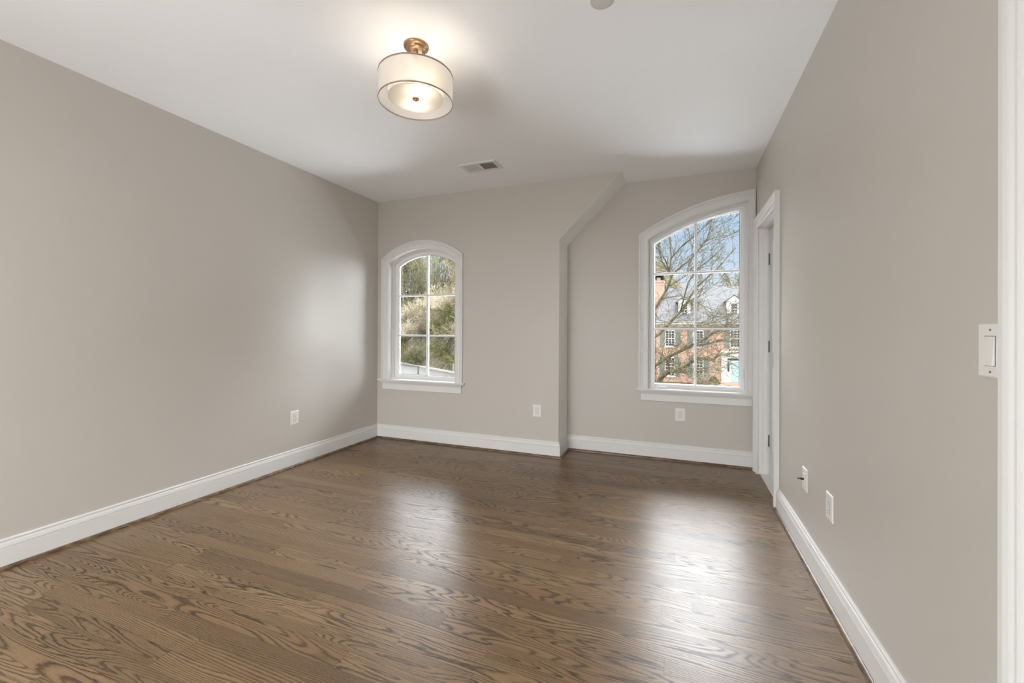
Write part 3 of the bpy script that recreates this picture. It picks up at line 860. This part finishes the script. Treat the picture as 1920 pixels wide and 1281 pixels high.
# --- brick house across the street
FY = 42.0
house = empty('brick_house', (0, FY, GZ))
tag(house, 'red brick colonial house with grey slate roof seen through the large window', 'house')
def hp(mb, name, mat, parent=house, **kw): return mb.build(name, mat, parent, **kw)
hx0, hx1, EZ = -1.80, 11.6, 2.03 - GZ      # local z from ground
def lb(x0, x1, y0, y1, z0, z1): return (x0, x1, y0, y1, z0 - GZ, z1 - GZ)
hp(MB().box(hx0, hx1, 0, 9.5, 0, EZ - .05), 'wall', 'brick')
rf = MB(); rz = 5.70 - GZ
rf.V = [(hx0 - .15, -.35, EZ), (hx1 + .15, -.35, EZ), (hx1 - .5, 5, rz), (hx0 + .75, 5, rz), (hx0 - .15, 10, EZ), (hx1 + .15, 10, EZ)]
rf.F = [(0, 1, 2, 3), (4, 3, 2, 5), (0, 3, 4), (1, 5, 2), (0, 4, 5, 1)]
hp(rf, 'roof', 'slate')
hp(MB().box(hx0 - .15, hx1 + .15, -.48, -.34, EZ - .16, EZ - .03).box(hx0 - .1, hx1 + .1, -.3, -.02, EZ - .36, EZ - .04), 'gutter', 'gutter')
chm = hp(MB().box(-3.0, -1.17, 3.6, 4.9, 0, 6.42 - GZ).box(-3.06, -1.11, 3.54, 4.96, 6.2 - GZ, 6.34 - GZ), 'chimney', 'brick')
for x_ in (-2.7, -1.9): hp(MB().box(x_, x_ + .35, 4.0, 4.4, 6.42 - GZ, 6.74 - GZ), 'chimney_pot', 'shutter', chm)
def hwindow(x0, x1, z0, z1, cols, rws, shut=True, y=0, parent=house):
    f = MB(); b_ = .085; yf = y - .07
    zz0, zz1 = z0 - GZ, z1 - GZ
    f.box(x0, x1, yf, y, zz0, zz0 + b_).box(x0, x1, yf, y, zz1 - b_, zz1).box(x0, x0 + b_, yf, y, zz0, zz1).box(x1 - b_, x1, yf, y, zz0, zz1)
    zm = (zz0 + zz1) / 2; f.box(x0, x1, yf, y, zm - .035, zm + .035)
    for i in range(1, cols):
        xx = x0 + b_ + (x1 - x0 - 2 * b_) * i / cols; f.box(xx - .016, xx + .016, yf + .02, y, zz0, zz1)
    for i in range(1, rws):
        zq = zz0 + b_ + (zz1 - zz0 - 2 * b_) * i / rws; f.box(x0, x1, yf + .02, y, zq - .016, zq + .016)
    f.box(x0 - .06, x1 + .06, y - .14, y, zz0 - .09, zz0)
    fr = f.build('window', 'hwhite', parent)
    MB().box(x0 + .03, x1 - .03, y - .03, y - .01, zz0 + .03, zz1 - .03).build('pane', 'hpane', fr)
    if shut:
        for xs in (x0 - .43, x1 + .03):
            s = MB().box(xs, xs + .40, y - .06, y, zz0 - .02, zz1)
            nsl = 14
            for i in range(nsl):
                zq = zz0 + (zz1 - zz0) * (i + .5) / nsl; s.box(xs + .05, xs + .35, y - .08, y - .05, zq - .02, zq + .03)
            s.build('shutter', 'shutter', parent)
CX = 4.86
for xc in (-.54, 1.85, 2 * CX - 1.85, 2 * CX + .54):
    hwindow(xc - .455, xc + .455, -2.90, -1.14, 3, 6)
    hwindow(xc - .455, xc + .455, -.18, 1.35, 3, 6)
hwindow(CX - .455, CX + .455, -.18, 1.42, 3, 6)
# entry
en = MB()
ez = lambda z: z - GZ
en.box(3.74, 4.20, -.16, 0, ez(-3.24), ez(-.8)).box(2 * CX - 4.20, 2 * CX - 3.74, -.16, 0, ez(-3.24), ez(-.8))
en.box(3.70, 2 * CX - 3.70, -.24, 0, ez(-.95), ez(-.62)).box(3.62, 2 * CX - 3.62, -.34, 0, ez(-.62), ez(-.45))
en.box(4.20, 2 * CX - 4.20, -.06, 0, ez(-3.24), ez(-.95))
es = en.build('entry_surround', 'hwhite', house)
MB().box(4.235, 4.39, -.075, -.05, ez(-2.3), ez(-1.42)).build('sidelight', 'hpane', es)
MB().box(2 * CX - 4.39, 2 * CX - 4.235, -.075, -.05, ez(-2.3), ez(-1.42)).build('sidelight', 'hpane', es)
MB().box(4.24, 2 * CX - 4.24, -.075, -.05, ez(-1.30), ez(-1.12)).build('transom', 'hpane', es)
dr = MB().box(4.49, 2 * CX - 4.49, -.10, -.05, ez(-3.22), ez(-1.38))
for x0 in (4.56, CX + .03):
    for z0_, z1_ in ((-3.1, -2.6), (-2.5, -2.0), (-1.9, -1.5)): dr.box(x0, x0 + .27, -.115, -.10, ez(z0_), ez(z1_))
dr.build('door', 'hdoor', es)
hp(MB().box(3.6, 2 * CX - 3.6, -1.3, 0, 0, ez(-3.24)).box(3.3, 2 * CX - 3.3, -1.7, -1.3, 0, ez(-3.34)), 'step', 'brick')
for x in (3.36, 2 * CX - 3.36):
    MB().box(x - .10, x + .10, -.24, -.02, ez(-1.75), ez(-1.35)).box(x - .13, x + .13, -.27, -.0, ez(-1.37), ez(-1.32)).build('wall_lantern', 'gutter', house)
# dormers
for xc in (.69, CX, 2 * CX - .69):
    z0_, z1_, zt = 2.62 - GZ, 4.02 - GZ, 4.50 - GZ
    d = MB(); d.box(xc - .54, xc + .54, .95, 4.2, z0_ - .3, z1_)
    V0 = [(xc - .66, z1_ - .04), (xc + .66, z1_ - .04), (xc, zt)]
    d.prism([(a, b) for a, b in V0], lambda a, b, dd: (a, .9 + dd, b), 0, .12)
    dm = d.build('dormer', 'hwhite', house)
    r_ = MB()
    r_.prism([(xc - .70, z1_ - .05), (xc, zt), (xc, zt + .09), (xc - .76, z1_ - .01)], lambda a, b, dd: (a, .85 + dd, b), 0, 3.6)
    r_.prism([(xc + .70, z1_ - .05), (xc, zt), (xc, zt + .09), (xc + .76, z1_ - .01)], lambda a, b, dd: (a, .85 + dd, b), 0, 3.6)
    r_.build('dormer_roof', 'slate', dm)
    hwindow(xc - .33, xc + .33, 2.66, 3.86, 2, 4, False, .93, dm)
# foundation shrubs
def globe(name, r_, mat, seed, n=1400):
    rg = random.Random(seed); V, Fc = [], []
    for _ in range(n):
        d = Vector((rg.gauss(0, 1), rg.gauss(0, 1), rg.gauss(0, 1))).normalized() * r_ * rg.uniform(.6, 1); d.z = abs(d.z) * 1.15
        a = Vector((rg.gauss(0, 1), rg.gauss(0, 1), rg.gauss(0, 1))).normalized() * .06; b = d.cross(a).normalized() * .05
        q = len(V); V += [d, d + a + b, d + a - b]; Fc.append((q, q + 1, q + 2))
    return mesh(name, V, Fc, mat, None, fix=False)
g1 = globe('shrub', .42, 'twigolive', 8); g1.location = (3.1, 41.2, GZ); g1.scale = (1, 1, 1.6); tag(g1, 'small grey-green shrub left of the house entry steps', 'shrub')
g2 = brush(44, 1.6, 1.1, 26, 'twigtan', .008); g2.name = 'shrub'; g2.location = (2.3, 40.6, GZ); tag(g2, 'bare arching shrub below the middle ground-floor window', 'shrub')

# --- trees behind the house
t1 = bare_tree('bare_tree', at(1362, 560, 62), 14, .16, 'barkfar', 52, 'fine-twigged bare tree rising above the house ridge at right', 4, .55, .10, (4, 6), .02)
t1.location.z = GZ; t1.scale = (1, 1, 1.05)
t2 = t1.copy(); COL.objects.link(t2); t2.location = at(1392, 560, 66); t2.location.z = GZ; t2.rotation_euler = (0, 0, 2.2); tag(t2, 'fainter bare tree above the ridge at the right jamb', 'tree')
t3 = t1.copy(); COL.objects.link(t3); t3.location = at(1300, 560, 70); t3.location.z = GZ; t3.rotation_euler = (0, 0, 4.0); t3.scale = (.8, .8, .85); tag(t3, 'low bare tree just showing over the ridge behind the mullion', 'tree')

# --- big bare tree between the two houses, its limbs crossing the large window
rt = random.Random(77); big = MB()
TRX, TRY = at(1216, 617, 10.5).x, 10.5
limbs = [
 ([(1216, 740, 10.5), (1234, 722, 10.4), (1241, 706, 10.3), (1256, 695, 10.1), (1272, 695, 9.9), (1286, 699, 9.7)], .085, .035),
 ([(1216, 700, 10.5), (1229, 685, 10.3), (1254, 669, 10), (1285, 654, 9.8), (1301, 645, 9.7), (1315, 640.5, 9.6), (1333, 627, 9.4), (1352, 619, 9.3)], .045, .012),
 ([(1272, 695, 9.9), (1298, 678, 9.6), (1306, 672, 9.4), (1330, 672.5, 9.2), (1338, 674, 9.1), (1348.5, 665.5, 9.0), (1359, 665, 8.9), (1371, 662, 8.8), (1395, 661, 8.6)], .034, .016),
 ([(1285, 654, 9.8), (1306, 649, 9.9), (1353, 639, 10.2), (1384, 640.5, 10.4)], .018, .008),
 ([(1256, 695, 10.1), (1250, 672, 9.8), (1263, 682, 9.6), (1297, 702, 9.2), (1318, 712, 9.0), (1332, 723, 8.9)], .02, .009),
 ([(1216, 640, 10.5), (1236, 626, 10.7), (1250.5, 611, 10.8), (1276, 584, 11.1), (1289, 567, 11.2), (1299.6, 546.6, 11.4), (1307.6, 537, 11.5), (1323.5, 522.7, 11.6), (1335, 513, 11.7), (1347, 501, 11.8), (1363, 483, 12), (1380, 465, 12.2)], .040, .009),
 ([(1214, 600, 10.5), (1229, 577, 10.3), (1240, 560, 10.2), (1252, 538.6, 10.1), (1258.5, 518.7, 10), (1268, 508, 9.9), (1291.6, 489, 9.7), (1302, 479, 9.6), (1314, 464, 9.4), (1326, 446, 9.3), (1333, 424, 9.1), (1334, 408, 9)], .036, .007),
 ([(1258, 520, 10), (1255, 508, 10), (1258.5, 483, 10.1), (1257, 459, 10.2), (1255, 435, 10.3)], .026, .010),
 ([(1258.5, 483, 10.1), (1281, 459, 10), (1302, 443, 9.9), (1313, 432.5, 9.8), (1326, 422, 9.7), (1336, 408, 9.6)], .015, .006),
 ([(1256, 515, 10), (1252.5, 508, 9.9), (1240.6, 489.5, 9.7), (1236, 469.6, 9.5), (1236.6, 445, 9.3)], .018, .008),
 ([(1255, 508, 10), (1246.5, 485.5, 9.7), (1236, 469.6, 9.5), (1226, 460, 9.4)], .015, .008),
 ([(1276, 584, 11.1), (1290, 530, 11), (1307, 504, 10.9), (1330, 487, 10.8), (1356.6, 463, 10.6)], .018, .006),
 ([(1314, 465, 9.4), (1334, 452, 9.2), (1367, 442, 9.0), (1388, 433, 8.8)], .007, .004),
 ([(1276, 560, 11.1), (1307.5, 566, 10.9), (1330, 585.6, 10.6), (1358, 612, 10.3), (1375, 630, 10.1)], .013, .006),
 ([(1358, 612, 10.3), (1384, 596, 10.2), (1400, 585, 10)], .008, .005),
 ([(1285, 620, 9.8), (1307.5, 611.5, 9.7), (1336, 606, 9.6), (1360, 600, 9.5)], .009, .004),
 ([(1289, 567, 11.2), (1310, 557, 11.2), (1333, 540, 11.1), (1350, 525, 11)], .009, .004),
 ([(1252, 538, 10.1), (1270, 528, 10), (1290, 515, 9.9), (1297, 480, 9.8), (1299, 460, 9.7)], .009, .004),
 ([(1216, 560, 10.5), (1235, 600, 10.2), (1262, 606, 9.9), (1290, 600, 9.7)], .012, .005),
]
big.tube([(TRX - .15, TRY, GZ), (TRX - .05, TRY, -1.5), (TRX, TRY, 0), (TRX - .05, TRY + .05, 1.4), (TRX - .02, TRY, 2.4), (TRX + .1, TRY - .1, 4.5)], [.20, .16, .13, .10, .07, .03], 9)
q_low = lambda p: p.z < 1.4
for px, r0_, r1_ in limbs:
    pts = [at(*p) for p in px]; nn = len(pts)
    big.tube(pts, [r0_ + (r1_ - r0_) * i / (nn - 1) for i in range(nn)], 6)
    for i in range(nn - 1):
        L_ = (pts[i + 1] - pts[i]).length
        for _ in range(max(3, int(L_ * (18 if q_low(pts[i]) else 5)))):
            q = pts[i].lerp(pts[i + 1], rt.random()); d = (pts[i + 1] - pts[i]).normalized()
            ax = Vector((rt.gauss(0, 1), rt.gauss(0, 1), rt.gauss(0, 1))).normalized()
            grow(big, rt, q, d + ax * .9 + Vector((0, 0, .25)), rt.uniform(.25, .95), rt.uniform(.0045, .0075), 2, 4, .7, .02, 3, (2, 3), 3, .22, .0030)
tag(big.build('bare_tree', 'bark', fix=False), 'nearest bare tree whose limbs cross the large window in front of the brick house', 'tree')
